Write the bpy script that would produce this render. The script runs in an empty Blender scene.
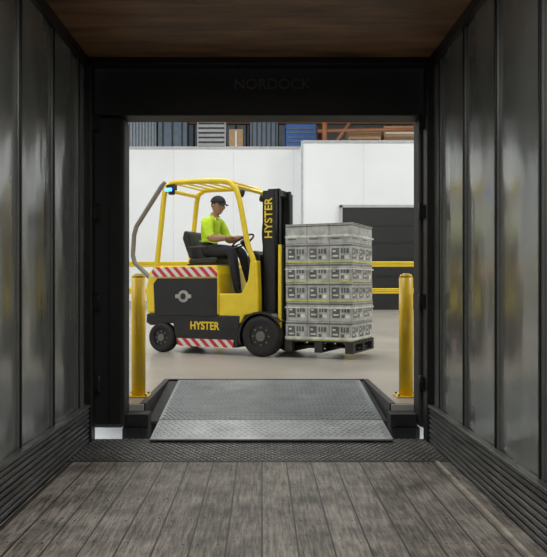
import bpy, bmesh, math, random
from mathutils import Vector, Matrix, Euler
random.seed(7)
scene=bpy.context.scene
coll=scene.collection

# ---------------------------------------------------------------- materials
def new_mat(name):
    m=bpy.data.materials.new(name); m.use_nodes=True
    nt=m.node_tree; b=nt.nodes.get('Principled BSDF')
    return m,nt,b
def mat(name,col,rough=.5,metal=0,var=.12,scale=6,bump=0,bscale=40,stretch=(1,1,1),spec=None,coat=0):
    m,nt,b=new_mat(name)
    tc=nt.nodes.new('ShaderNodeTexCoord'); mp=nt.nodes.new('ShaderNodeMapping')
    mp.inputs['Scale'].default_value=stretch
    nt.links.new(tc.outputs['Object'],mp.inputs['Vector'])
    n=nt.nodes.new('ShaderNodeTexNoise'); n.inputs['Scale'].default_value=scale; n.inputs['Detail'].default_value=5
    nt.links.new(mp.outputs['Vector'],n.inputs['Vector'])
    r=nt.nodes.new('ShaderNodeValToRGB')
    r.color_ramp.elements[0].position=.3; r.color_ramp.elements[1].position=.7
    r.color_ramp.elements[0].color=tuple(c*(1-var) for c in col)+(1,)
    r.color_ramp.elements[1].color=tuple(min(1,c*(1+var)) for c in col)+(1,)
    nt.links.new(n.outputs['Fac'],r.inputs['Fac']); nt.links.new(r.outputs['Color'],b.inputs['Base Color'])
    b.inputs['Roughness'].default_value=rough; b.inputs['Metallic'].default_value=metal
    if coat: b.inputs['Coat Weight'].default_value=coat
    if spec is not None: b.inputs['Specular IOR Level'].default_value=spec
    if bump:
        n2=nt.nodes.new('ShaderNodeTexNoise'); n2.inputs['Scale'].default_value=bscale
        nt.links.new(mp.outputs['Vector'],n2.inputs['Vector'])
        bp=nt.nodes.new('ShaderNodeBump'); bp.inputs['Strength'].default_value=bump; bp.inputs['Distance'].default_value=.02
        nt.links.new(n2.outputs['Fac'],bp.inputs['Height']); nt.links.new(bp.outputs['Normal'],b.inputs['Normal'])
    return m
def emis(name,col,s):
    m,nt,b=new_mat(name)
    b.inputs['Base Color'].default_value=col+(1,)
    b.inputs['Emission Color'].default_value=col+(1,); b.inputs['Emission Strength'].default_value=s
    return m

M_yellow=mat('forklift_yellow',(.82,.60,.012),.35,var=.06,coat=.3)
M_black=mat('black_paint',(.010,.010,.011),.4,var=.2)
M_rubber=mat('black_rubber',(.014,.014,.014),.75,var=.3,bump=.2)
M_steel=mat('grey_steel',(.25,.25,.25),.4,.8)
M_boom=mat('boom_grey',(.22,.20,.17),.5,.2)
M_dark=mat('dark_steel',(.03,.03,.032),.45,.5)
M_rim=mat('wheel_rim',(.16,.155,.14),.5,.3)
M_emblem=mat('emblem_grey',(.4,.39,.36),.5)
M_white=mat('white_panel',(.76,.79,.82),.55,var=.03,scale=.7)
M_conc=mat('polished_concrete',(.38,.35,.305),.30,var=.16,scale=1.2,bump=.04,bscale=8)
M_concface=mat('dock_concrete',(.6,.6,.58),.8)
M_boll=mat('bollard_yellow',(.85,.55,.015),.35,var=.06)
M_rail=mat('rail_yellow',(.85,.64,.02),.4,var=.05)
M_pad=mat('dock_pad_vinyl',(.007,.007,.008),.6,var=.3,bump=.3,bscale=3)
M_padtext=mat('pad_print',(.055,.057,.06),.6)
M_shirt=mat('hi_vis_shirt',(.62,.9,.03),.7,var=.12,scale=14,bump=.3,bscale=18)
M_pants=mat('dark_trousers',(.02,.022,.03),.8,bump=.3,bscale=20)
M_skin=mat('skin',(.46,.24,.16),.5,var=.06)
M_cap=mat('dark_cap',(.02,.022,.028),.8)
M_hair=mat('dark_hair',(.03,.02,.015),.7)
M_eye=mat('eye_white',(.8,.8,.8),.3); M_iris=mat('iris',(.03,.02,.01),.2)
M_seat=mat('seat_vinyl',(.02,.02,.022),.55)
M_tan=mat('tan_cardboard',(.45,.3,.17),.8)
M_blue=mat('blue_crate',(.03,.12,.42),.5)
M_bluegrey=mat('blue_grey_metal',(.10,.14,.19),.5,.3)
M_grey=mat('light_grey_metal',(.4,.42,.44),.5)
M_brown=mat('brown_wood',(.2,.09,.04),.7)
M_orange=mat('orange_paint',(.35,.14,.06),.5)
M_bluelamp=emis('blue_lamp',(.03,.15,1.0),9)

def chevron():
    m,nt,b=new_mat('red_white_chevron')
    tc=nt.nodes.new('ShaderNodeTexCoord'); sp=nt.nodes.new('ShaderNodeSeparateXYZ')
    nt.links.new(tc.outputs['Object'],sp.inputs[0])
    a=nt.nodes.new('ShaderNodeMath'); a.operation='ADD'
    nt.links.new(sp.outputs['X'],a.inputs[0]); nt.links.new(sp.outputs['Z'],a.inputs[1])
    y=nt.nodes.new('ShaderNodeMath'); y.operation='ADD'
    nt.links.new(a.outputs[0],y.inputs[0]); nt.links.new(sp.outputs['Y'],y.inputs[1])
    s=nt.nodes.new('ShaderNodeMath'); s.operation='MULTIPLY'; s.inputs[1].default_value=7.5
    nt.links.new(y.outputs[0],s.inputs[0])
    f=nt.nodes.new('ShaderNodeMath'); f.operation='FRACT'; nt.links.new(s.outputs[0],f.inputs[0])
    g=nt.nodes.new('ShaderNodeMath'); g.operation='GREATER_THAN'; g.inputs[1].default_value=.5
    nt.links.new(f.outputs[0],g.inputs[0])
    mx=nt.nodes.new('ShaderNodeMix'); mx.data_type='RGBA'
    mx.inputs[6].default_value=(.6,.03,.03,1); mx.inputs[7].default_value=(.7,.7,.68,1)
    nt.links.new(g.outputs[0],mx.inputs[0]); nt.links.new(mx.outputs[2],b.inputs['Base Color'])
    b.inputs['Roughness'].default_value=.4
    return m
M_chev=chevron()

def wall_mat():
    m,nt,b=new_mat('trailer_wall_panel')
    tc=nt.nodes.new('ShaderNodeTexCoord')
    mp=nt.nodes.new('ShaderNodeMapping'); mp.inputs['Scale'].default_value=(1,2.4,.9)
    nt.links.new(tc.outputs['Object'],mp.inputs['Vector'])
    n=nt.nodes.new('ShaderNodeTexNoise'); n.inputs['Scale'].default_value=1.5; n.inputs['Detail'].default_value=1.5
    nt.links.new(mp.outputs['Vector'],n.inputs['Vector'])
    bp=nt.nodes.new('ShaderNodeBump'); bp.inputs['Strength'].default_value=.55; bp.inputs['Distance'].default_value=.03
    nt.links.new(n.outputs['Fac'],bp.inputs['Height']); nt.links.new(bp.outputs['Normal'],b.inputs['Normal'])
    n2=nt.nodes.new('ShaderNodeTexNoise'); n2.inputs['Scale'].default_value=2.5; n2.inputs['Detail'].default_value=5
    nt.links.new(tc.outputs['Object'],n2.inputs['Vector'])
    r=nt.nodes.new('ShaderNodeValToRGB')
    r.color_ramp.elements[0].position=.3; r.color_ramp.elements[1].position=.75
    r.color_ramp.elements[0].color=(.27,.285,.275,1); r.color_ramp.elements[1].color=(.36,.375,.36,1)
    nt.links.new(n2.outputs['Fac'],r.inputs['Fac']); nt.links.new(r.outputs['Color'],b.inputs['Base Color'])
    r2=nt.nodes.new('ShaderNodeMapRange'); r2.inputs['To Min'].default_value=.12; r2.inputs['To Max'].default_value=.22
    nt.links.new(n2.outputs['Fac'],r2.inputs['Value']); nt.links.new(r2.outputs[0],b.inputs['Roughness'])
    b.inputs['Metallic'].default_value=.45
    return m
M_twall=wall_mat()
M_seam=mat('wall_seam',(.015,.017,.017),.4,.3)
M_flange=mat('wall_flange',(.18,.19,.185),.35,.3)
M_rivet=mat('rivet',(.12,.12,.12),.35,.8)

def wood_mat():
    m,nt,b=new_mat('worn_wood_planks')
    tc=nt.nodes.new('ShaderNodeTexCoord')
    sp=nt.nodes.new('ShaderNodeSeparateXYZ'); nt.links.new(tc.outputs['Object'],sp.inputs[0])
    pw=1/.155
    s=nt.nodes.new('ShaderNodeMath'); s.operation='MULTIPLY'; s.inputs[1].default_value=pw
    nt.links.new(sp.outputs['X'],s.inputs[0])
    fl=nt.nodes.new('ShaderNodeMath'); fl.operation='FLOOR'; nt.links.new(s.outputs[0],fl.inputs[0])
    fr=nt.nodes.new('ShaderNodeMath'); fr.operation='FRACT'; nt.links.new(s.outputs[0],fr.inputs[0])
    wn=nt.nodes.new('ShaderNodeTexWhiteNoise'); wn.noise_dimensions='1D'; nt.links.new(fl.outputs[0],wn.inputs['W'])
    mp=nt.nodes.new('ShaderNodeMapping'); mp.inputs['Scale'].default_value=(20,1.5,1)
    nt.links.new(tc.outputs['Object'],mp.inputs['Vector'])
    n=nt.nodes.new('ShaderNodeTexNoise'); n.inputs['Scale'].default_value=3; n.inputs['Detail'].default_value=9; n.inputs['Roughness'].default_value=.72
    nt.links.new(mp.outputs['Vector'],n.inputs['Vector'])
    n3=nt.nodes.new('ShaderNodeTexNoise'); n3.inputs['Scale'].default_value=3.2; n3.inputs['Detail'].default_value=8; n3.inputs['Roughness'].default_value=.65
    nt.links.new(tc.outputs['Object'],n3.inputs['Vector'])
    r=nt.nodes.new('ShaderNodeValToRGB')
    e=r.color_ramp.elements; e[0].position=.34; e[1].position=.70
    e[0].color=(.035,.030,.027,1); e[1].color=(.52,.47,.42,1)
    x=e.new(.5); x.color=(.22,.195,.17,1)
    ad=nt.nodes.new('ShaderNodeMath'); ad.operation='MULTIPLY_ADD'; ad.inputs[1].default_value=.10
    nt.links.new(wn.outputs['Value'],ad.inputs[0]); 
    ad2=nt.nodes.new('ShaderNodeMath'); ad2.operation='ADD'
    h=nt.nodes.new('ShaderNodeMath'); h.operation='MULTIPLY_ADD'; h.inputs[1].default_value=.7; h.inputs[2].default_value=-.39
    nt.links.new(n3.outputs['Fac'],h.inputs[0])
    nt.links.new(n.outputs['Fac'],ad.inputs[2]); nt.links.new(ad.outputs[0],ad2.inputs[0]); nt.links.new(h.outputs[0],ad2.inputs[1])
    nt.links.new(ad2.outputs[0],r.inputs['Fac'])
    c=nt.nodes.new('ShaderNodeMath'); c.operation='SUBTRACT'; c.inputs[1].default_value=.5; nt.links.new(fr.outputs[0],c.inputs[0])
    ab=nt.nodes.new('ShaderNodeMath'); ab.operation='ABSOLUTE'; nt.links.new(c.outputs[0],ab.inputs[0])
    gt=nt.nodes.new('ShaderNodeMath'); gt.operation='GREATER_THAN'; gt.inputs[1].default_value=.472; nt.links.new(ab.outputs[0],gt.inputs[0])
    mx=nt.nodes.new('ShaderNodeMix'); mx.data_type='RGBA'; mx.inputs[7].default_value=(.008,.007,.006,1)
    nt.links.new(gt.outputs[0],mx.inputs[0]); nt.links.new(r.outputs['Color'],mx.inputs[6])
    nt.links.new(mx.outputs[2],b.inputs['Base Color'])
    b.inputs['Roughness'].default_value=.42
    hh=nt.nodes.new('ShaderNodeMath'); hh.operation='SUBTRACT'; nt.links.new(n.outputs['Fac'],hh.inputs[0]); nt.links.new(gt.outputs[0],hh.inputs[1])
    bp=nt.nodes.new('ShaderNodeBump'); bp.inputs['Strength'].default_value=.6; bp.inputs['Distance'].default_value=.008
    nt.links.new(hh.outputs[0],bp.inputs['Height']); nt.links.new(bp.outputs['Normal'],b.inputs['Normal'])
    return m
M_wood=wood_mat()
M_ceil=mat('trailer_roof_plywood',(.23,.115,.05),.5,var=.6,scale=3,bump=.3,bscale=6,stretch=(.6,3,1))
M_tread=mat('tread_steel',(.36,.37,.37),.42,.6,var=.25,scale=5)
M_threshold=mat('threshold_steel',(.14,.133,.125),.42,.5,var=.35,scale=6)
M_plate=mat('leveler_steel',(.21,.24,.255),.42,.5,var=.2,scale=3)
M_lip=mat('leveler_lip_steel',(.31,.33,.34),.45,.5,var=.25,scale=4)

# ---------------------------------------------------------------- geometry helpers
def link(o,parent=None):
    coll.objects.link(o)
    if parent: o.parent=parent
    return o
def mesh_obj(name,bm,mats,parent=None,smooth=False,bevel=0,seg=2):
    bmesh.ops.recalc_face_normals(bm,faces=bm.faces[:])
    me=bpy.data.meshes.new(name); bm.to_mesh(me); bm.free()
    if not isinstance(mats,(list,tuple)): mats=[mats]
    for m in mats: me.materials.append(m)
    o=bpy.data.objects.new(name,me); link(o,parent)
    if smooth:
        for p in me.polygons: p.use_smooth=True
    if bevel:
        md=o.modifiers.new('bev','BEVEL'); md.width=bevel; md.segments=seg; md.limit_method='ANGLE'
    return o
def add_box(bm,x0,x1,y0,y1,z0,z1,mi=0,M=None):
    vs=[Vector((x,y,z)) for x in (x0,x1) for y in (y0,y1) for z in (z0,z1)]
    if M: vs=[M@v for v in vs]
    v=[bm.verts.new(p) for p in vs]
    for f in ((0,1,3,2),(4,6,7,5),(0,4,5,1),(2,3,7,6),(0,2,6,4),(1,5,7,3)):
        fc=bm.faces.new([v[i] for i in f]); fc.material_index=mi
def boxes(name,lst,m,parent=None,bevel=0):
    bm=bmesh.new()
    for b in lst: add_box(bm,*b)
    return mesh_obj(name,bm,m,parent,bevel=bevel)
def box(name,x0,x1,y0,y1,z0,z1,m,parent=None,bevel=0):
    return boxes(name,[(x0,x1,y0,y1,z0,z1)],m,parent,bevel)
def prism(name,pts,l0,l1,m,parent=None,bevel=0,seg=2):
    bm=bmesh.new()
    A=[bm.verts.new((a,l0,z)) for a,z in pts]; B=[bm.verts.new((a,l1,z)) for a,z in pts]
    n=len(pts); bm.faces.new(A); bm.faces.new(B[::-1])
    for i in range(n): bm.faces.new([A[i],B[i],B[(i+1)%n],A[(i+1)%n]])
    return mesh_obj(name,bm,m,parent,bevel=bevel,seg=seg)
def add_cyl(bm,p0,p1,r,r2=None,seg=24,mi=0,cap=True):
    p0=Vector(p0);p1=Vector(p1);d=p1-p0
    q=d.to_track_quat('Z','Y').to_matrix().to_4x4()
    M=Matrix.Translation((p0+p1)/2)@q
    res=bmesh.ops.create_cone(bm,cap_ends=cap,segments=seg,radius1=r,radius2=r if r2 is None else r2,depth=d.length,matrix=M)
    for v in res['verts']:
        for f in v.link_faces:
            f.material_index=mi
            if len(f.verts)==4: f.smooth=True
def cyl(name,p0,p1,r,m,parent=None,seg=24,bevel=0,r2=None):
    bm=bmesh.new(); add_cyl(bm,p0,p1,r,r2,seg)
    return mesh_obj(name,bm,m,parent,bevel=bevel)
def bake(o,name,mats,parent,smooth=True):
    bpy.context.view_layer.update()
    dg=bpy.context.evaluated_depsgraph_get()
    me=bpy.data.meshes.new_from_object(o.evaluated_get(dg))
    bpy.data.objects.remove(o)
    n=bpy.data.objects.new(name,me); me.materials.clear()
    for m in (mats if isinstance(mats,list) else [mats]): me.materials.append(m)
    for p in me.polygons: p.use_smooth=smooth
    return link(n,parent)
def tube(name,pts,r,m,parent=None,closed=False,order=False):
    cu=bpy.data.curves.new(name,'CURVE'); cu.dimensions='3D'; cu.bevel_depth=r; cu.bevel_resolution=4; cu.use_fill_caps=True
    sp=cu.splines.new('POLY'); sp.points.add(len(pts)-1)
    for i,p in enumerate(pts): sp.points[i].co=(*p,1)
    sp.use_cyclic_u=closed
    o=bpy.data.objects.new(name+'_c',cu); coll.objects.link(o)
    return bake(o,name,m,parent)
def smoothpath(pts,n=6):
    P=[Vector(p) for p in pts]; P=[P[0]]+P+[P[-1]]; out=[]
    for i in range(1,len(P)-2):
        for k in range(n):
            t=k/n
            out.append(.5*((2*P[i])+(-P[i-1]+P[i+1])*t+(2*P[i-1]-5*P[i]+4*P[i+1]-P[i+2])*t*t+(-P[i-1]+3*P[i]-3*P[i+1]+P[i+2])*t**3))
    out.append(P[-2]); return out
def empty(name,loc=(0,0,0),rz=0):
    e=bpy.data.objects.new(name,None); e.location=loc; e.rotation_euler=(0,0,rz); e.empty_display_size=.2
    return link(e)
def text(name,body,size,mat_,M,parent=None,ext=.002,xs=1,bold=0):
    cu=bpy.data.curves.new(name,'FONT'); cu.body=body; cu.size=size; cu.extrude=ext; cu.align_x='CENTER'; cu.align_y='CENTER'; cu.offset=bold
    o=bpy.data.objects.new(name+'_t',cu); coll.objects.link(o)
    n=bake(o,name,mat_,parent,smooth=False)
    n.data.transform(M@Matrix.Diagonal((xs,1,1,1)))
    return n
def frame(loc,xd,yd):
    xd=Vector(xd);yd=Vector(yd);zd=xd.cross(yd)
    return Matrix(((xd.x,yd.x,zd.x,loc[0]),(xd.y,yd.y,zd.y,loc[1]),(xd.z,yd.z,zd.z,loc[2]),(0,0,0,1)))

# ---------------------------------------------------------------- camera
CZ=1.13
cam=bpy.data.cameras.new('camera'); co=bpy.data.objects.new('camera',cam); coll.objects.link(co)
co.location=(0,0,CZ); co.rotation_euler=(math.radians(90),0,0)
cam.sensor_fit='HORIZONTAL'; cam.sensor_width=36; cam.lens=730/547*36
cam.shift_x=11.5/547; cam.shift_y=6.5/547; cam.clip_start=.05
scene.camera=co

# ---------------------------------------------------------------- trailer
XL,XR,ZT,YE,YB=-1.27,1.23,2.76,5.34,-5.0
WF=.22
def trailer_wall(name,x,s):
    root=empty(name)
    box('backing',*sorted((x-s*.012,x-s*.05)),YB,YE,-.05,ZT+.05,M_seam,root)
    bm=bmesh.new()
    y=3.83-.61*14; ys=[]
    while y<YE-.1: ys.append(y); y+=.61
    ys=[YB]+ys+[YE]
    for a,b in zip(ys[:-1],ys[1:]):
        rows=[]
        for i in range(13):
            t=i/12; yy=a+(b-a)*t; bul=.012*math.sin(math.pi*t)**1.3-.012
            rows.append((bm.verts.new((x+s*bul,yy,-.05)),bm.verts.new((x+s*bul,yy,ZT+.05))))
        for i in range(12):
            f=bm.faces.new([rows[i][0],rows[i+1][0],rows[i+1][1],rows[i][1]]); f.smooth=True
    mesh_obj('panel',bm,M_twall,root)
    bm=bmesh.new(); bm2=bmesh.new(); bm3=bmesh.new()
    for y in ys[1:-1]:
        add_box(bm3,*sorted((x-s*.012,x+s*.002)),y-.026,y+.026,.27,ZT-.07)
        add_box(bm,*sorted((x,x+s*.010)),y-.010,y+.010,.27,ZT-.07)
        if y>2.5:
            z=.33
            while z<ZT-.1:
                for dy in (-.018,.018):
                    add_cyl(bm2,(x+s*.0,y+dy,z),(x+s*.005,y+dy,z),.005,seg=8)
                z+=.1
    mesh_obj('seam_strips',bm,M_seam,root,bevel=.003)
    mesh_obj('seam_flanges',bm3,M_flange,root,bevel=.003)
    mesh_obj('rivets',bm2,M_rivet,root)
    bm=bmesh.new(); n=7
    for i in range(n):
        z0=.012+i*.035
        add_box(bm,*sorted((x,x+s*.035)),YB,YE,z0,z0+.021)
        add_box(bm,*sorted((x,x+s*.022)),YB,YE,z0+.021,z0+.035)
    add_box(bm,*sorted((x,x+s*.045)),YB,YE,.255,.275)
    mesh_obj('kick_rail',bm,mat('kick_rail_metal_'+name,(.16,.165,.165),.4,.4,var=.45,scale=6,stretch=(1,.5,3)),root,bevel=.003)
    bm=bmesh.new(); add_box(bm,*sorted((x,x+s*.03)),YB,YE,ZT-.07,ZT)
    mesh_obj('top_rail',bm,M_seam,root)
    return root
trailer_wall('wall_left',XL,1)
trailer_wall('wall_right',XR,-1)
box('wall_front',XL,XR,YB-.04,YB,-.05,ZT+.05,M_flange)
cr=empty('ceiling')
box('plywood',XL-.04,XR+.04,YB,YE,ZT,ZT+.05,M_ceil,cr)
fr=empty('floor')
box('wood_planks',XL-.04,XR+.04,YB,4.66,-.08,0,M_wood,fr)
box('threshold_plate',XL-.04,XR+.04,4.66,YE,-.08,.004,M_threshold,fr)
bm=bmesh.new()
j=0
y=4.69
while y<5.32:
    x=XL+.04+(.022 if j%2 else 0)
    while x<XR-.04:
        M=Matrix.Translation((x,y,.004))@Matrix.Rotation((.8 if j%2 else -.8),4,'Z')
        add_box(bm,-.013,.013,-.006,.006,-.001,.007,M=M)
        x+=.044
    y+=.036; j+=1
mesh_obj('tread_bumps',bm,M_tread,fr)
bm=bmesh.new()
y=1.6
while y<4.6:
    x=XL+.03
    while x<XR:
        for dx in (-.045,.045):
            if random.random()<.75:
                yy=y+random.uniform(-.03,.03)
                add_cyl(bm,(x+.077+dx,yy,-.001),(x+.077+dx,yy,.0012),.0045,seg=8)
        x+=.155
    y+=.32
mesh_obj('nails',bm,mat('nail_heads',(.02,.018,.016),.5,.3),fr)
box('edge_strip_left',XL+.05,XL+.07,YB,4.66,-.001,.007,M_rivet,fr)
box('edge_strip_right',1.105,1.125,YB,4.66,-.001,.008,mat('edge_strip_alu',(.7,.64,.56),.45,.3,var=.4,scale=8),fr)
tf=empty('trailer_door_frame')
boxes('posts',[(XL-.06,XL+.05,YE-.12,YE,.004,ZT),(XR-.05,XR+.06,YE-.12,YE,.004,ZT)],M_dark,tf,bevel=.006)
box('header',XL,XR,YE-.12,YE,ZT-.05,ZT,M_dark,tf,bevel=.006)
bm=bmesh.new()
for x in (XL+.075,XR-.075):
    for z in (.35,.95,1.6,2.25):
        add_cyl(bm,(x,YE-.03,z),(x,YE-.03,z+.12),.016,seg=12)
        add_box(bm,x-.03 if x<0 else x-.01,x+.01 if x<0 else x+.03,YE-.045,YE-.015,z+.01,z+.11)
mesh_obj('door_hinges',bm,M_seam,tf)
def area(name,loc,sx,sy,e,rot=(0,0,0),col=(1,1,1),parent=None):
    l=bpy.data.lights.new(name,'AREA'); l.shape='RECTANGLE'; l.size=sx; l.size_y=sy; l.energy=e; l.color=col
    o=bpy.data.objects.new(name,l); o.location=loc; o.rotation_euler=rot; link(o,parent); return o
for y,en in ((2.2,27),(-.6,38)):  # added fill lamps with housings, out of view, to brighten the trailer interior
    e=empty('added_fill_light')
    boxes('fill_housing',[(-.62,.58,y-.06,y+.06,ZT-.035,ZT)],M_grey,e,bevel=.01)
    area('fill_strip',(-.02,y,ZT-.04),1.1,.08,en,parent=e,col=(1,.97,.92))

# ---------------------------------------------------------------- dock shelter / wall / opening
e=empty('dock_seal'); box('foam_pad',-1.60,-1.013,5.37,5.60,.075,2.375,M_pad,e,bevel=.03); boxes('wear_pleat',[(-1.13,-1.12,5.355,5.375,.12,2.3)],M_seam,e)
e=empty('dock_seal'); box('foam_pad',1.158,1.72,5.37,5.60,.075,2.375,M_pad,e,bevel=.03); boxes('wear_pleat',[(1.215,1.225,5.355,5.375,.12,2.3)],M_seam,e)
e=empty('dock_seal'); box('head_pad',-1.75,1.85,5.37,5.60,2.377,3.3,M_pad,e,bevel=.01)
text('printed_label','NORDOCK',.105,M_padtext,frame((.075,5.368,2.605),(1,0,0),(0,0,1)),e,xs=1.05,bold=.001)
OX0,OX1,OZ=-1.085,1.235,2.50
box('wall_dock_left',-14,OX0,5.602,5.85,WF,9.5,M_white)
box('wall_dock_right',OX1,14,5.602,5.85,WF,9.5,M_white)
box('wall_dock_header',OX0,OX1,5.602,5.85,OZ,9.5,M_white)
boxes('trim_1',[(OX0,OX0+.012,5.61,5.84,WF,OZ),(OX1-.012,OX1,5.61,5.84,WF,OZ),(OX0+.012,OX1-.012,5.61,5.84,OZ-.012,OZ)],M_dark)
PX0,PX1,PY=-.905,.99,7.03
wfl=empty('floor_warehouse')
boxes('slab',[(-14,PX0,5.6,PY,-1.1,WF),(PX1,14,5.6,PY,-1.1,WF),(-14,14,PY,34,-1.1,WF)],M_conc,wfl)
boxes('pit_curb_angle',[(PX0,PX0+.012,5.6,PY,-.5,WF+.002),(PX1-.012,PX1,5.6,PY,-.5,WF+.002),(PX0,PX1,PY-.012,PY+.03,-.5,WF+.003),
      (PX0-.035,PX0,5.6,PY+.03,WF,WF+.003),(PX1,PX1+.035,5.6,PY+.03,WF,WF+.003)],M_black,wfl)
box('pit_floor',PX0,PX1,5.6,PY,-.6,-.5,M_dark,wfl)
boxes('dock_face',[(-14,PX0,5.585,5.6,-1.1,WF-.005),(PX1,14,5.585,5.6,-1.1,WF-.005)],M_concface,wfl)
for nm,x0,x1 in (('dock_bumper',-1.04,-.845),('dock_bumper',.955,1.175)):
    e=empty(nm)
    boxes('rubber_blocks',[(x0,x1,5.42+.0,5.584,-.25,.074)],M_rubber,e,bevel=.012)
    boxes('rubber_top',[(max(x0,-1.01),min(x1,1.155),5.42+.0,5.584,.074,.17)],M_rubber,e,bevel=.008)
    boxes('steel_face',[(x0+.03,x1-.03,5.405,5.42,-.22,.07)],M_dark,e,bevel=.004)

# ---------------------------------------------------------------- dock leveler
dl=empty('dock_leveler')
LX0,LX1=-.80,.935
y0,z0,y1,z1=5.19,.035,6.98,.222
sl=(z1-z0)/(y1-y0); ang=math.atan(sl)
def zl(y): return z0+(y-y0)*sl
yh=5.67
Mp=Matrix.Translation((0,yh,zl(yh)))@Matrix.Rotation(ang,4,'X')
Ld=(y1-yh)/math.cos(ang)
bm=bmesh.new(); add_box(bm,LX0,LX1,0,Ld,-.012,0,M=Mp)
for x in (-.6,-.2,.2,.6): add_box(bm,x-.04,x+.04,.05,Ld-.05,-.15,-.012,M=Mp)
mesh_obj('deck_plate',bm,M_plate,dl)
bm=bmesh.new()
r=0; v=.03
while v<Ld-.03:
    u=LX0+.03+(.02 if r%2 else 0)
    while u<LX1-.03:
        M=Mp@Matrix.Translation((u,v,0))@Matrix.Rotation(.78 if r%2 else -.78,4,'Z')
        add_box(bm,-.014,.014,-.0045,.0045,-.001,.006,M=M)
        u+=.04
    v+=.04; r+=1
mesh_obj('deck_tread',bm,M_tread,dl)
Ll=(yh-y0)/math.cos(ang)
bm=bmesh.new(); add_box(bm,LX0,LX1,-Ll,-.012,-.014,0,M=Mp)
mesh_obj('lip_plate',bm,M_lip,dl,bevel=.004)
bm=bmesh.new(); r=0; v=-Ll+.07
while v<-.03:
    u=LX0+.03+(.02 if r%2 else 0)
    while u<LX1-.03:
        M=Mp@Matrix.Translation((u,v,0))@Matrix.Rotation(.78 if r%2 else -.78,4,'Z')
        add_box(bm,-.014,.014,-.0045,.0045,-.001,.003,M=M)
        u+=.05
    v+=.045; r+=1
mesh_obj('lip_tread',bm,M_lip,dl)
bm=bmesh.new(); add_cyl(bm,Mp@Vector((LX0,-.006,-.008)),Mp@Vector((LX1,-.006,-.008)),.010)
mesh_obj('hinge',bm,M_dark,dl)
bm=bmesh.new()
add_box(bm,PX0+.014,LX0-.004,.0,Ld,-.03,-.012,M=Mp); add_box(bm,LX1+.004,PX1-.014,0,Ld,-.03,-.012,M=Mp)
mesh_obj('weather_seal',bm,M_rubber,dl)

# ---------------------------------------------------------------- bollards
def bollard(x,y):
    e=empty('bollard',(x,y,WF))
    bm=bmesh.new(); add_cyl(bm,(0,0,.01),(0,0,.97),.057,seg=32)
    add_cyl(bm,(0,0,.97),(0,0,.995),.057,.045,seg=32); add_cyl(bm,(0,0,.995),(0,0,1.005),.045,.02,seg=32)
    mesh_obj('post',bm,M_boll,e)
    bm=bmesh.new(); add_box(bm,-.09,.09,-.09,.09,.001,.014)
    mesh_obj('base_plate',bm,M_boll,e,bevel=.004)
    bm=bmesh.new()
    for a in (-.07,.07):
        for b in (-.07,.07): add_cyl(bm,(a,b,.014),(a,b,.03),.010,seg=6)
    mesh_obj('anchor_bolts',bm,M_steel,e)
    return e
bollard((138.5-262)*5.96/730-.0,5.96)
bollard((406-262)*5.96/730,5.96)

# ---------------------------------------------------------------- warehouse shell
box('wall_warehouse_left',-14.2,-14,5.6,34,WF,9.5,M_white)
box('wall_warehouse_right',14,14.2,5.6,34,WF,9.5,M_white)
box('wall_warehouse_back',-14,14,34,34.2,WF,9.5,mat('grey_back_wall',(.3,.32,.34),.7))
box('ceiling_warehouse',-14,14,5.6,34,9.5,9.7,mat('warehouse_ceiling_mat',(.55,.56,.58),.8))
cr=empty('cold_room')
boxes('panels_recessed',[(-13.5,1.48,28.0,32.5,WF,6.42)],M_white,cr)
boxes('panels_forward',[(1.48,13.5,27.0,32.5,WF,6.46)],M_white,cr)
bm=bmesh.new()
x=-12.6
while x<1.3: add_box(bm,x,x+.015,27.993,28.0,WF,6.42); x+=2.3
x=3.75
while x<13: add_box(bm,x,x+.015,26.993,27.0,WF,6.46); x+=2.3
mesh_obj('panel_joints',bm,mat('joint_grey',(.62,.64,.67),.6),cr)
boxes('corner_trim',[(1.44,1.52,26.97,27.0,WF,6.46),(-13.5,1.44,27.97,28.0,6.34,6.44),(1.52,13.5,26.97,27.0,6.38,6.48)],M_grey,cr)
boxes('base_curb',[(-13.5,1.44,27.9,28.0,WF,WF+.3),(1.48,2.9,26.9,27.0,WF,WF+.3)],M_grey,cr)
d=empty('door_1')
box('leaf',2.96,8.4,26.85,26.99,WF,3.98,mat('black_curtain_door',(.010,.0105,.012),.5),d,bevel=.02)
boxes('ribs',[(2.98,8.38,26.83,26.85,WF+.6+i*.62,WF+.63+i*.62) for i in range(5)],M_black,d)
boxes('frame',[(2.86,2.96,26.83,26.99,WF,4.06),(2.86,8.5,26.83,26.99,3.98,4.08)],M_grey,d)
def PX(px,D): return (px-262)*D/730
def PZ(py,D): return CZ+(285-py)*D/730
D=29.
def unit(name,p0,p1,ztop,m,m2,ribs=8,vert=True,zb=6.43,y=29.,dep=1.0):
    e=empty(name); x0,x1=PX(p0,y),PX(p1,y); zt=PZ(ztop,y) 
    box('body',x0,x1,y,y+dep,zb,zt,m,e,bevel=.02)
    bm=bmesh.new()
    for i in range(ribs):
        if vert:
            xx=x0+(i+.5)*(x1-x0)/ribs; add_box(bm,xx-.03,xx+.03,y-.04,y,zb+.1,zt-.08)
        else:
            zz=zb+.1+(i+.5)*(zt-zb-.2)/ribs; add_box(bm,x0+.06,x1-.06,y-.04,y,zz-.03,zz+.03)
    mesh_obj('louvres',bm,m2,e)
unit('condenser_unit',128,156,112,M_grey,M_bluegrey,9,zb=6.425)
unit('condenser_unit',158,187,116,M_bluegrey,M_dark,3,zb=6.425)
unit('ventilation_grille',197,226,114,M_grey,M_dark,7,False,zb=6.425)
unit('cardboard_carton',229,243,129,M_tan,M_white,1,zb=6.425)
unit('electrical_cabinet',250,278,112,M_bluegrey,M_dark,6,zb=6.425)
unit('plastic_crate',286,316,124,M_blue,M_bluegrey,5,False,zb=6.465)
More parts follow.
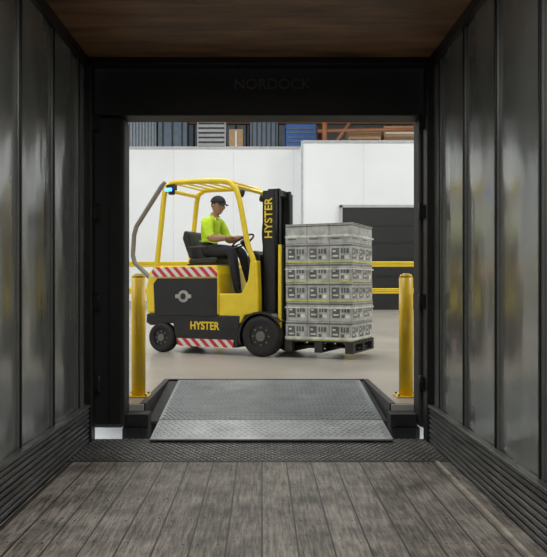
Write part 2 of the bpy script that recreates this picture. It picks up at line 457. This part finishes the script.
unit('cardboard_carton',348,381,131,M_tan,M_brown,1,False,y=28.5,zb=6.465)
unit('cardboard_carton',384,420,126,M_tan,M_white,2,False,y=28.8,zb=6.465)
p=empty('roof_pipework')
bm=bmesh.new()
add_cyl(bm,(PX(318,28),28.2,PZ(130,28)),(PX(430,28),28.2,PZ(128,28)),.07)
add_cyl(bm,(PX(325,28),28.2,6.465),(PX(325,28),28.2,PZ(118,28)),.10)
add_cyl(bm,(PX(333,28),28.2,6.465),(PX(350,28),28.2,PZ(122,28)),.06)
mesh_obj('pipes',bm,M_orange,p)
e=empty('steel_roof_beam')
box('flange_web',-13.9,13.9,30.5,30.7,PZ(124,30.5),PZ(118,30.5),M_brown,e)
bm=bmesh.new()
x=-13
while x<13: add_box(bm,x,x+.2,32.6,32.8,WF,9.5); x+=3.1
mesh_obj('columns',bm,M_brown,e)
e=empty('window_1'); boxes('glazing',[(PX(160,33),PX(300,33),33.9,33.99,6.2,9.0)],mat('window_blue',(.35,.45,.55),.3),e)
bm=bmesh.new()
for i in range(14):
    xx=PX(160,33)+i*(PX(300,33)-PX(160,33))/13; add_box(bm,xx-.04,xx+.04,33.85,33.9,6.2,9.0)
mesh_obj('mullions',bm,M_dark,e)

g=empty('guard_rail')
bm=bmesh.new()
for zc,h in ((1.53,.052),(1.015,.052)):
    add_box(bm,-12,12,14.0,14.03,zc-h,zc+h)
    for k in (-.034,0.0,.034): add_cyl(bm,(-12,13.99,zc+k),(12,13.99,zc+k),.014,seg=10)
mesh_obj('rails',bm,M_rail,g)
bm=bmesh.new()
for x in (-10.8,-8.3,-5.8,-3.3,-.8,1.7,4.2,6.7,9.2,11.7):
    add_box(bm,x-.05,x+.05,14.03,14.13,WF,1.6); add_box(bm,x-.12,x+.12,13.98,14.2,WF,WF+.015)
mesh_obj('posts',bm,M_rail,g)

# ---------------------------------------------------------------- forklift
TH=math.radians(25); FL=(-.025,9.2,WF)
F=empty('forklift',FL,-TH)
Wd=1.06
def wheel(name,a,r,l0,l1,tw=.6):
    e=bpy.data.objects.new(name,None); link(e,F)
    bm=bmesh.new()
    prof=[(r*.58,l0+.015),(r*.8,l0),(r*.95,l0+.01),(r,l0+.035),(r,l1-.035),(r*.95,l1-.01),(r*.8,l1),(r*.58,l1-.015)]
    n=40; rings=[]
    for i in range(n):
        t=2*math.pi*i/n; rings.append([bm.verts.new((a+rr*math.cos(t),l,r+rr*math.sin(t))) for rr,l in prof])
    for i in range(n):
        A=rings[i];B=rings[(i+1)%n]
        for k in range(len(prof)-1):
            f=bm.faces.new([A[k],B[k],B[k+1],A[k+1]]); f.smooth=True
    mesh_obj('tyre',bm,M_rubber,e)
    bm=bmesh.new()
    add_cyl(bm,(a,l0+.03,r),(a,l1-.03,r),r*.6)
    add_cyl(bm,(a,l0+.005,r),(a,l0+.05,r),r*.24,mi=1)
    for i in range(8):
        t=i*math.pi/4; add_cyl(bm,(a+.42*r*math.cos(t),l0+.015,r+.42*r*math.sin(t)),(a+.42*r*math.cos(t),l0+.04,r+.42*r*math.sin(t)),.012,seg=6,mi=1)
    mesh_obj('rim',bm,[M_black,M_rim],e)
wheel('front_wheel_right',0,.262,0,.19); wheel('front_wheel_left',0,.262,Wd-.19,Wd)
wheel('rear_wheel_right',-1.5,.2,.03,.19); wheel('rear_wheel_left',-1.5,.2,Wd-.19,Wd-.03)
cyl('front_axle',(0,.19,.255),(0,Wd-.19,.255),.07,M_black,F); cyl('rear_axle',(-1.5,.19,.2),(-1.5,Wd-.19,.2),.05,M_black,F)
prism('chassis',[(-1.26,.10),(-.34,.10),(-.31,.52),(-1.74,.52),(-1.75,.40),(-1.68,.36),(-1.32,.40)],.05,Wd-.05,M_black,F,bevel=.02)
prism('counterweight',[(-1.74,.52),(-1.66,.52),(-1.1,.52),(-1.1,1.16),(-1.60,1.17),(-1.70,1.10),(-1.77,.85)],.05,Wd-.05,M_yellow,F,bevel=.045,seg=4)
prism('battery_hood',[(-1.12,.52),(-.62,.52),(-.62,1.06),(-.66,1.17),(-1.12,1.17)],.05,Wd-.05,M_yellow,F,bevel=.02)
for l0,l1 in ((.035,.055),(Wd-.055,Wd-.035)):
    prism('battery_door',[(-1.60,.50),(-.64,.50),(-.64,1.0),(-1.56,1.0),(-1.62,.93)],l0,l1,M_black,F,bevel=.008)
    prism('hood_side_stripe',[(-1.66,1.02),(-.64,1.02),(-.64,1.085),(-.72,1.15),(-1.62,1.15)],l0,l1,M_chev,F)
    prism('sill_stripe',[(-1.22,.10),(-.40,.10),(-.40,.20),(-1.25,.20)],l0,l1,M_chev,F)
    boxes('door_louvres',[(-.80,-.70,l0-.004,l1+.004,.60+i*.05,.62+i*.05) for i in range(7)],M_dark,F)
bm=bmesh.new(); add_cyl(bm,(-1.14,.024,.76),(-1.14,.036,.76),.08,seg=32,mi=0); add_cyl(bm,(-1.14,.018,.76),(-1.14,.026,.76),.042,seg=20,mi=1)
add_box(bm,-1.26,-1.02,.02,.03,.735,.785,mi=0)
mesh_obj('round_emblem',bm,[M_emblem,M_black],F)
text('side_lettering','HYSTER',.145,M_yellow,frame((-.83,.046,.37),(1,0,0),(0,0,1)),F,xs=.86,bold=.004)
FP=[(-.62,.50),(-.62,.80),(-.30,.80),(-.20,.98),(-.17,1.22),(-.07,1.22),(-.05,.80),(-.05,.56),(-.25,.52),(-.30,.42),(-.40,.40),(-.56,.42)]
prism('front_frame',FP,.06,.17,M_yellow,F,bevel=.015)
prism('front_frame_far',FP,Wd-.17,Wd-.06,M_yellow,F,bevel=.015)
box('floor_plate',-.62,-.08,.17,Wd-.17,.70,.75,M_black,F)
prism('dash_cowl',[(-.22,.75),(-.08,.75),(-.08,1.30),(-.17,1.36),(-.26,1.30)],.17,Wd-.17,M_black,F,bevel=.02)
box('front_bulkhead',-.30,-.08,.2,Wd-.2,.15,.70,M_black,F,bevel=.01)
boxes('step_plate',[(-.56,-.32,.03,.16,.34,.37),(-.56,-.32,Wd-.16,Wd-.03,.34,.37)],M_dark,F)
def arcfender(l0,l1,nm):
    pts=[]
    for i in range(13):
        t=math.radians(200-i*13.5); pts.append((.315*math.cos(t),.26+.315*math.sin(t)))
    inner=[]
    for i in range(12,-1,-1):
        t=math.radians(200-i*13.5); inner.append((.29*math.cos(t),.26+.29*math.sin(t)))
    prism(nm,pts+inner,l0,l1,M_black,F)
arcfender(.0,.2,'fender_right'); arcfender(Wd-.2,Wd,'fender_left')
for l,s in ((.09,'right'),(Wd-.09,'left')):
    tube('guard_side_'+s,smoothpath([(-1.60,l,1.15),(-1.53,l,1.7),(-1.47,l,2.16),(-1.40,l,2.26),(-1.25,l,2.29),(-.62,l,2.27),(-.44,l,2.21),(-.34,l,2.02),(-.22,l,1.45),(-.13,l,1.20),(-.11,l,.85)],5),.036,M_yellow,F)
for i,a in enumerate((-1.36,-1.2,-1.04,-.88,-.72,-.56)):
    tube('guard_bar_%d'%(i+1),[(a,.09,2.285),(a,Wd-.09,2.285)],.014,M_yellow,F)
tube('guard_bar_front',[(-.42,.09,2.20),(-.42,Wd-.09,2.20)],.028,M_yellow,F)
tube('guard_bar_rear',[(-1.46,.09,2.20),(-1.46,Wd-.09,2.20)],.028,M_yellow,F)
tube('rear_boom',[(-1.46,.09,2.30),(-1.52,.09,2.25),(-1.93,.09,1.72),(-1.97,.09,1.60),(-1.99,.09,1.32),(-1.96,.09,1.22),(-1.72,.09,1.02)],.032,M_boom,F)
bm=bmesh.new(); add_cyl(bm,(-1.36,.09,2.19),(-1.36,.09,2.13),.045); add_box(bm,-1.42,-1.30,.05,.13,2.19,2.26)
mesh_obj('beacon_housing',bm,M_black,F)
box('blue_spotlight',-1.43,-1.33,.025,.055,2.17,2.215,M_bluelamp,F,bevel=.008)
bm=bmesh.new(); add_cyl(bm,(-.40,.18,2.12),(-.33,.18,2.10),.05); add_cyl(bm,(-.40,Wd-.18,2.12),(-.33,Wd-.18,2.10),.05)
mesh_obj('work_lights',bm,M_black,F)
box('seat_base',-1.24,-.80,.30,.76,1.17,1.20,M_black,F)
prism('seat_cushion',[(-1.22,1.20),(-.80,1.20),(-.76,1.26),(-.80,1.29),(-1.20,1.27)],.28,.78,M_seat,F,bevel=.03,seg=3)
prism('seat_back',[(-1.22,1.27),(-1.14,1.27),(-1.20,1.50),(-1.23,1.64),(-1.30,1.66),(-1.33,1.55)],.30,.76,M_seat,F,bevel=.03,seg=3)
boxes('armrest',[(-1.18,-.90,.225,.27,1.40,1.44)],M_seat,F,bevel=.015)
SC=Vector((-.50,.52,1.50)); SN=Vector((-.55,0,.84)).normalized(); SX=Vector((0,1,0)); SY=SN.cross(SX)
ring=[SC+.165*(math.cos(t)*SX+math.sin(t)*SY) for t in [2*math.pi*i/32 for i in range(32)]]
tube('steering_wheel_rim',ring,.013,M_black,F,closed=True)
bm=bmesh.new()
for t in (0,2.1,4.2): add_cyl(bm,SC-.02*SN,SC+.165*(math.cos(t)*SX+math.sin(t)*SY),.009,seg=10)
add_cyl(bm,SC-.04*SN,SC+.01*SN,.04,seg=20); add_cyl(bm,SC-.02*SN,Vector((-.2,.52,1.05)),.03,seg=16)
mesh_obj('steering_column',bm,M_black,F)
bm=bmesh.new()
for k in (0,1,2): add_cyl(bm,(-.24,.22+.04*k,1.3),(-.29,.22+.04*k,1.45),.007,seg=8); 
mesh_obj('hydraulic_levers',bm,M_dark,F)
def channel(name,l0,l1,a0,a1,z0,z1,m,open_in):
    t=.022
    L=[(a0,a1,l0,l0+t,z0,z1)] if open_in>0 else [(a0,a1,l1-t,l1,z0,z1)]
    L+=[(a0,a0+t,l0,l1,z0,z1),(a1-t,a1,l0,l1,z0,z1)]
    return boxes(name,L,m,F)
channel('mast_outer_right',.24,.32,-.075,.105,.09,2.13,M_black,1)
channel('mast_outer_left',Wd-.32,Wd-.24,-.075,.105,.09,2.13,M_black,-1)
channel('mast_inner_right',.325,.38,-.04,.12,.11,2.16,M_dark,1)
channel('mast_inner_left',Wd-.38,Wd-.325,-.04,.12,.11,2.16,M_dark,-1)
boxes('mast_crossmembers',[(-.07,-.03,.25,Wd-.25,2.02,2.13),(-.07,-.04,.25,Wd-.25,1.25,1.33),(-.07,-.02,.25,Wd-.25,.2,.34),(-.03,.08,.38,Wd-.38,2.08,2.16),(-.07,-.04,.25,Wd-.25,.75,.82)],M_black,F,bevel=.004)
bm=bmesh.new()
for l in (.44,.62): 
    add_cyl(bm,(-.03,l,.12),(-.03,l,1.5),.035); add_cyl(bm,(-.03,l,1.5),(-.03,l,2.08),.02)
add_cyl(bm,(.05,.53,.2),(.05,.53,1.1),.045)
mesh_obj('lift_cylinders',bm,M_black,F)
boxes('lift_chains',[(.03,.045,.48,.505,.3,2.06),(.03,.045,.555,.58,.3,2.06)],M_dark,F)
text('mast_lettering','HYSTER',.15,M_yellow,frame((.015,.233,1.77),(0,0,1),(-1,0,0)),F,xs=1.0,bold=.002,ext=.004)
boxes('carriage',[(.125,.165,.16,Wd-.16,.42,.50),(.125,.165,.16,Wd-.16,.14,.22),(.125,.16,.3,.34,.2,.45),(.125,.16,Wd-.34,Wd-.3,.2,.45)],M_black,F,bevel=.005)
boxes('load_backrest_frame',[(.20,.24,.11,.145,.16,1.42),(.20,.24,Wd-.145,Wd-.11,.16,1.42)],M_yellow,F,bevel=.004)
boxes('load_backrest_bars',[(.20,.235,.145,Wd-.145,1.38,1.42),(.165,.20,.12,Wd-.12,.44,.48)]+[(.21,.23,.22+i*.09,.235+i*.09,.48,1.38) for i in range(8)],M_black,F,bevel=.003)
for s,l in (('right',.33),('left',Wd-.44)):
    prism('fork_'+s,[(.165,.10),(1.18,.125),(1.18,.135),(.21,.145),(.21,.5),(.165,.5)],l,l+.11,M_dark,F)
tube('hydraulic_hose',smoothpath([(-.1,.40,1.2),(-.14,.38,1.6),(-.08,.40,2.0),(-.03,.44,1.9)],6),.012,M_black,F)

# ---------------------------------------------------------------- palletised cartons
P=empty('pallet_of_cartons',FL,-TH)
A0,A1,L0,L1=.29,1.185,.11,1.0
M_pal=mat('dark_pallet',(.03,.028,.026),.7)
pl=[]
for i in range(7):
    l=L0+i*(L1-L0-.09)/6; pl.append((A0,A1,l,l+.09,.205,.222))
for a in (A0,(A0+A1)/2-.05,A1-.10):
    pl.append((a,a+.10,L0,L1,.185,.205)); pl.append((a,a+.1,L0,L1,.075,.092))
    for l in (L0,(L0+L1)/2-.035,L1-.09): pl.append((a,a+.10,l,l+.09 if l!=(L0+L1)/2-.035 else l+.07,.092,.185))
boxes('pallet',pl,M_pal,P,bevel=.003)
def film(name,col,var=.25,sc=9):
    m,nt,b=new_mat(name)
    tc=nt.nodes.new('ShaderNodeTexCoord')
    n=nt.nodes.new('ShaderNodeTexNoise'); n.inputs['Scale'].default_value=sc; n.inputs['Detail'].default_value=6
    nt.links.new(tc.outputs['Object'],n.inputs['Vector'])
    r=nt.nodes.new('ShaderNodeValToRGB'); r.color_ramp.elements[0].position=.35; r.color_ramp.elements[1].position=.65
    r.color_ramp.elements[0].color=tuple(c*(1-var) for c in col)+(1,); r.color_ramp.elements[1].color=tuple(c*(1+var) for c in col)+(1,)
    nt.links.new(n.outputs['Fac'],r.inputs['Fac']); nt.links.new(r.outputs[0],b.inputs['Base Color'])
    b.inputs['Roughness'].default_value=.5; b.inputs['Coat Weight'].default_value=1; b.inputs['Coat Roughness'].default_value=.1
    mp=nt.nodes.new('ShaderNodeMapping'); mp.inputs['Scale'].default_value=(3,3,9); mp.inputs['Rotation'].default_value=(.25,.2,0)
    nt.links.new(tc.outputs['Object'],mp.inputs['Vector'])
    n2=nt.nodes.new('ShaderNodeTexNoise'); n2.inputs['Scale'].default_value=3.5; n2.inputs['Detail'].default_value=4
    nt.links.new(mp.outputs['Vector'],n2.inputs['Vector'])
    bp=nt.nodes.new('ShaderNodeBump'); bp.inputs['Strength'].default_value=1; bp.inputs['Distance'].default_value=.03
    nt.links.new(n2.outputs['Fac'],bp.inputs['Height']); nt.links.new(bp.outputs['Normal'],b.inputs['Coat Normal'])
    return m
M_cart=film('wrapped_carton_grey',(.40,.405,.38)); M_cdark=film('carton_print_dark',(.075,.08,.075),.4); M_clight=film('carton_print_light',(.66,.67,.64)); M_clime=film('carton_lime_band',(.50,.50,.09),.3)
bm=bmesh.new()
NL=6; Hh=(1.665-.222)/NL
for k in range(NL):
    zb=.222+k*Hh; zt=zb+Hh-.006
    na,nl=3,3
    if k%2: na,nl=3,2
    off=random.uniform(-.008,.008)
    for i in range(na):
        for j in range(nl):
            if 0<i<na-1 and 0<j<nl-1 and k<NL-1: continue
            a0=A0+.012+i*(A1-A0-.024)/na; a1=a0+(A1-A0-.024)/na-.006
            l0=L0+.012+j*(L1-L0-.024)/nl; l1=l0+(L1-L0-.024)/nl-.006
            a0+=off;a1+=off
            add_box(bm,a0,a1,l0,l1,zb,zt,0)
            top=(k==NL-1)
            def prt(u0,u1,v0,v1,mi,d=0):
                if j==0: add_box(bm,a0+u0*(a1-a0),a0+u1*(a1-a0),l0-.0025-d,l0,zb+v0*Hh,zb+v1*Hh,mi)
            def pre(u0,u1,v0,v1,mi,d=0):
                if i==na-1: add_box(bm,a1,a1+.0025+d,l0+u0*(l1-l0),l0+u1*(l1-l0),zb+v0*Hh,zb+v1*Hh,mi)
            for f in (prt,pre):
                if k in (0,2,3,4): f(0,1,.0,.09,3)
                if not top:
                    f(0,1,.84,.92,1)
                    f(.10,.44,.18,.74,1); f(.15,.39,.30,.38,2,.001); f(.15,.28,.54,.62,2,.001)
                    f(.52,.60,.46,.72,1); f(.64,.72,.46,.72,1); f(.76,.88,.46,.72,1); f(.52,.66,.18,.36,1); f(.70,.88,.18,.36,2)
                else:
                    f(0,1,.86,.92,1); f(.1,.9,.4,.44,2); f(.1,.5,.2,.26,1)
mesh_obj('cartons',bm,[M_cart,M_cdark,M_clight,M_clime],P,bevel=.003,seg=1)
bm=bmesh.new()
add_box(bm,A0+.01,A1-.01,L0+.01,L1-.01,1.662,1.668)
mesh_obj('top_sheet',bm,M_cart,P)
bm=bmesh.new()
for (za,zb_) in ((.24,.27),(.62,.64),(1.10,1.115),(1.50,1.52)):
    add_box(bm,A0+.004,A1-.0,L0+.004,L0+.0065,za,zb_); add_box(bm,A1-.004,A1-.001,L0+.004,L1-.004,za,zb_)
mesh_obj('film_folds',bm,M_clight,P)

# ---------------------------------------------------------------- driver
Dv=empty('forklift_driver',FL,-TH)
def skin(name,V,E,R,labels,mats,root=0,sub=2,parent=Dv):
    me=bpy.data.meshes.new(name); me.from_pydata([Vector(v) for v in V],E,[]); me.update()
    o=bpy.data.objects.new(name+'_s',me); coll.objects.link(o)
    md=o.modifiers.new('Skin','SKIN'); md.use_smooth_shade=True; md.branch_smoothing=.6
    for i,sv in enumerate(me.skin_vertices[0].data):
        r=R[i]; sv.radius=(r,r) if not isinstance(r,tuple) else r; sv.use_root=(i==root)
    s=o.modifiers.new('Sub','SUBSURF'); s.levels=sub; s.render_levels=sub
    n=bake(o,name,mats,parent)
    if labels:
        segs=[(Vector(V[a]),Vector(V[b]),labels[k]) for k,(a,b) in enumerate(E)]
        for p in n.data.polygons:
            c=p.center; best=None
            for a,b,lb in segs:
                d=b-a; t=max(0,min(1,(c-a).dot(d)/d.length_squared)); q=(c-(a+d*t)).length
                if best is None or q<best[0]: best=(q,lb,t)
            lb=best[1]
            if isinstance(lb,tuple): lb=lb[0] if best[2]<lb[2] else lb[1]
            p.material_index=lb
    return n
V=[(-1.03,.52,1.385),(-1.02,.52,1.50),(-.99,.52,1.65),(-.965,.52,1.785),(-.94,.52,1.865),(-.915,.52,1.92),
   (-.965,.335,1.795),(-.87,.28,1.53),(-.645,.36,1.545),
   (-.965,.705,1.795),(-.84,.76,1.53),(-.60,.68,1.565),
   (-1.00,.42,1.37),(-.585,.36,1.375),(-.50,.36,.87),(-.485,.36,.80),(-.35,.35,.785),
   (-1.00,.62,1.37),(-.585,.66,1.375),(-.44,.66,.88),(-.425,.66,.80),(-.29,.67,.785),
   (-.975,.43,1.76),(-.975,.61,1.76)]
R=[.16,.185,.185,.12,.066,.058, .088,.066,.036, .088,.066,.036, .115,.08,.055,.045,.036, .115,.08,.055,.045,.036,.13,.13]
E=[(0,1),(1,2),(2,3),(3,4),(4,5),(2,22),(22,6),(6,7),(7,8),(2,23),(23,9),(9,10),(10,11),(0,12),(12,13),(13,14),(14,15),(15,16),(0,17),(17,18),(18,19),(19,20),(20,21)]
S,K,T,B=0,1,2,3
lab=[(T,S,.2),S,S,(S,K,.9),K,S,S,(S,K,.92),K,S,S,(S,K,.92),K,T,T,(T,B,.92),B,B,T,T,(T,B,.92),B,B]
skin('body',V,E,R,lab,[M_shirt,M_skin,M_pants,M_rubber])
def hand(name,wrist,target,side):
    w=Vector(wrist); t=Vector(target); f=(t-w).normalized()
    up=Vector((0,0,1)); up=(up-f*up.dot(f)).normalized(); sd=f.cross(up)*side
    v=[w,w+f*.045,w+f*.08+up*.004]; e=[(0,1),(1,2)]; r=[.026,.030,.026]
    cur=3
    for q,(off,ln) in enumerate(((.030,.95),(.010,1.05),(-.010,1.0),(-.029,.8))):
        base=w+f*.085+sd*off
        p1=base+(f*.032-up*.006)*ln; p2=p1+(f*.010-up*.024)*ln; p3=p2+(-f*.016-up*.010)*ln
        v+=[w+f*.06+sd*off*.8,base,p1,p2,p3]; r+=[.011,.010,.0092,.0085,.0075]
        e+=[(1,cur),(cur,cur+1),(cur+1,cur+2),(cur+2,cur+3),(cur+3,cur+4)]; cur+=5
    tb=w+f*.03+sd*.022; v+=[tb,tb+f*.028+sd*.022-up*.012,tb+f*.055+sd*.018-up*.022]; r+=[.013,.0105,.0085]
    e+=[(0,cur),(cur,cur+1),(cur+1,cur+2)]
    skin(name,v,e,r,None,M_skin,root=0,sub=1)
hand('hand_right',(-.65,.36,1.545),(-.53,.375,1.555),-1)
hand('hand_left',(-.605,.68,1.565),(-.50,.66,1.555),1)
def head(center,yaw,pitch):
    Mh=Matrix.Translation(center)@Matrix.Rotation(yaw,4,'Z')@Matrix.Rotation(pitch,4,'Y')@Matrix.Scale(1.08,4)
    bm=bmesh.new(); bmesh.ops.create_uvsphere(bm,u_segments=40,v_segments=28,radius=1)
    for v in bm.verts:
        x,y,z=v.co
        nx=x*.098; ny=y*.076; nz=z*.118
        if z<0:
            k=-z; ny*=1-.34*k; 
            if x<0: nx*=1-.45*k
            else: nx*=1-.05*k
        if x>0:
            g=lambda cy,cz,sy,sz:math.exp(-((ny-cy)/sy)**2-((nz-cz)/sz)**2)
            nx+=.030*g(0,-.022,.011,.016)+.014*g(0,.0,.009,.022)
            nx+=.009*g(0,-.056,.022,.007)+.006*g(0,-.068,.02,.006)
            nx+=.012*g(0,-.098,.022,.016)
            nx-=.009*g(.03,.008,.014,.010)+.009*g(-.03,.008,.014,.010)
            nx+=.006*g(.03,.028,.02,.007)+.006*g(-.03,.028,.02,.007)
        v.co=Mh@Vector((nx,ny,nz)); 
    h=mesh_obj('head',bm,[M_skin,M_hair],Dv,smooth=True)
    inv=Mh.inverted()
    for p in h.data.polygons:
        c=inv@p.center
        if c.z>-.03 and c.x<.015 and (c.z>.01 or c.x<-.03): p.material_index=1
        if c.z>.045 and c.x<.05: p.material_index=1
    bm=bmesh.new()
    for s in (-1,1):
        bmesh.ops.create_uvsphere(bm,u_segments=16,v_segments=12,radius=.0115,matrix=Mh@Matrix.Translation((.079,s*.029,.008)))
    ne=len(bm.faces)
    for s in (-1,1):
        bmesh.ops.create_uvsphere(bm,u_segments=12,v_segments=8,radius=.0058,matrix=Mh@Matrix.Translation((.0865,s*.029,.008)))
    for i,f in enumerate(bm.faces): f.material_index=0 if i<ne else 1
    mesh_obj('eyes',bm,[M_eye,M_iris],Dv,smooth=True)
    bm=bmesh.new()
    for s in (-1,1):
        r=bmesh.ops.create_uvsphere(bm,u_segments=14,v_segments=12,radius=1,matrix=Mh@Matrix.Translation((-.005,s*.077,-.008))@Matrix.Rotation(s*.3,4,'Z')@Matrix.Diagonal((.017,.007,.031,1)))
    mesh_obj('ears',bm,M_skin,Dv,smooth=True)
    bm=bmesh.new(); bmesh.ops.create_uvsphere(bm,u_segments=36,v_segments=20,radius=1)
    bmesh.ops.delete(bm,geom=[v for v in bm.verts if v.co.z<-.02],context='VERTS')
    for v in bm.verts:
        v.co=Mh@Vector((v.co.x*.109-.002,v.co.y*.087,.036+v.co.z*.094))
    o=mesh_obj('cap_crown',bm,M_cap,Dv,smooth=True); sd=o.modifiers.new('s','SOLIDIFY'); sd.thickness=.003
    bm=bmesh.new(); g=[]
    for i in range(11):
        t=-1.15+i*.23; row=[]
        for k in range(5):
            rr=k/4; x=.095*math.cos(t*.95)+rr*.075*math.cos(t*.55)*(1-.35*abs(t)/1.15); y=.080*math.sin(t)*(1-.1*rr)
            row.append(bm.verts.new(Mh@Vector((x+.005,y,.040-.018*rr-.012*abs(t)**2*rr))))
        g.append(row)
    for i in range(10):
        for k in range(4): bm.faces.new([g[i][k],g[i+1][k],g[i+1][k+1],g[i][k+1]])
    o=mesh_obj('cap_brim',bm,M_cap,Dv,smooth=True); sd=o.modifiers.new('s','SOLIDIFY'); sd.thickness=.004
head(Vector((-.885,.52,2.0)),math.radians(-12),math.radians(8))

# ---------------------------------------------------------------- lights
for x in (-8,-1,7):
    for y,e in ((8.2,260),(15,260),(22.5,330)):
        area('high_bay_light',(x,y,9.3),3.0,1.2,e,col=(1,.985,.94))
w=bpy.data.worlds.new('world'); scene.world=w; w.use_nodes=True
bg=w.node_tree.nodes['Background']; bg.inputs[0].default_value=(.9,.95,1,1); bg.inputs[1].default_value=2.0
scene.view_settings.view_transform='Standard'
scene.view_settings.exposure=0
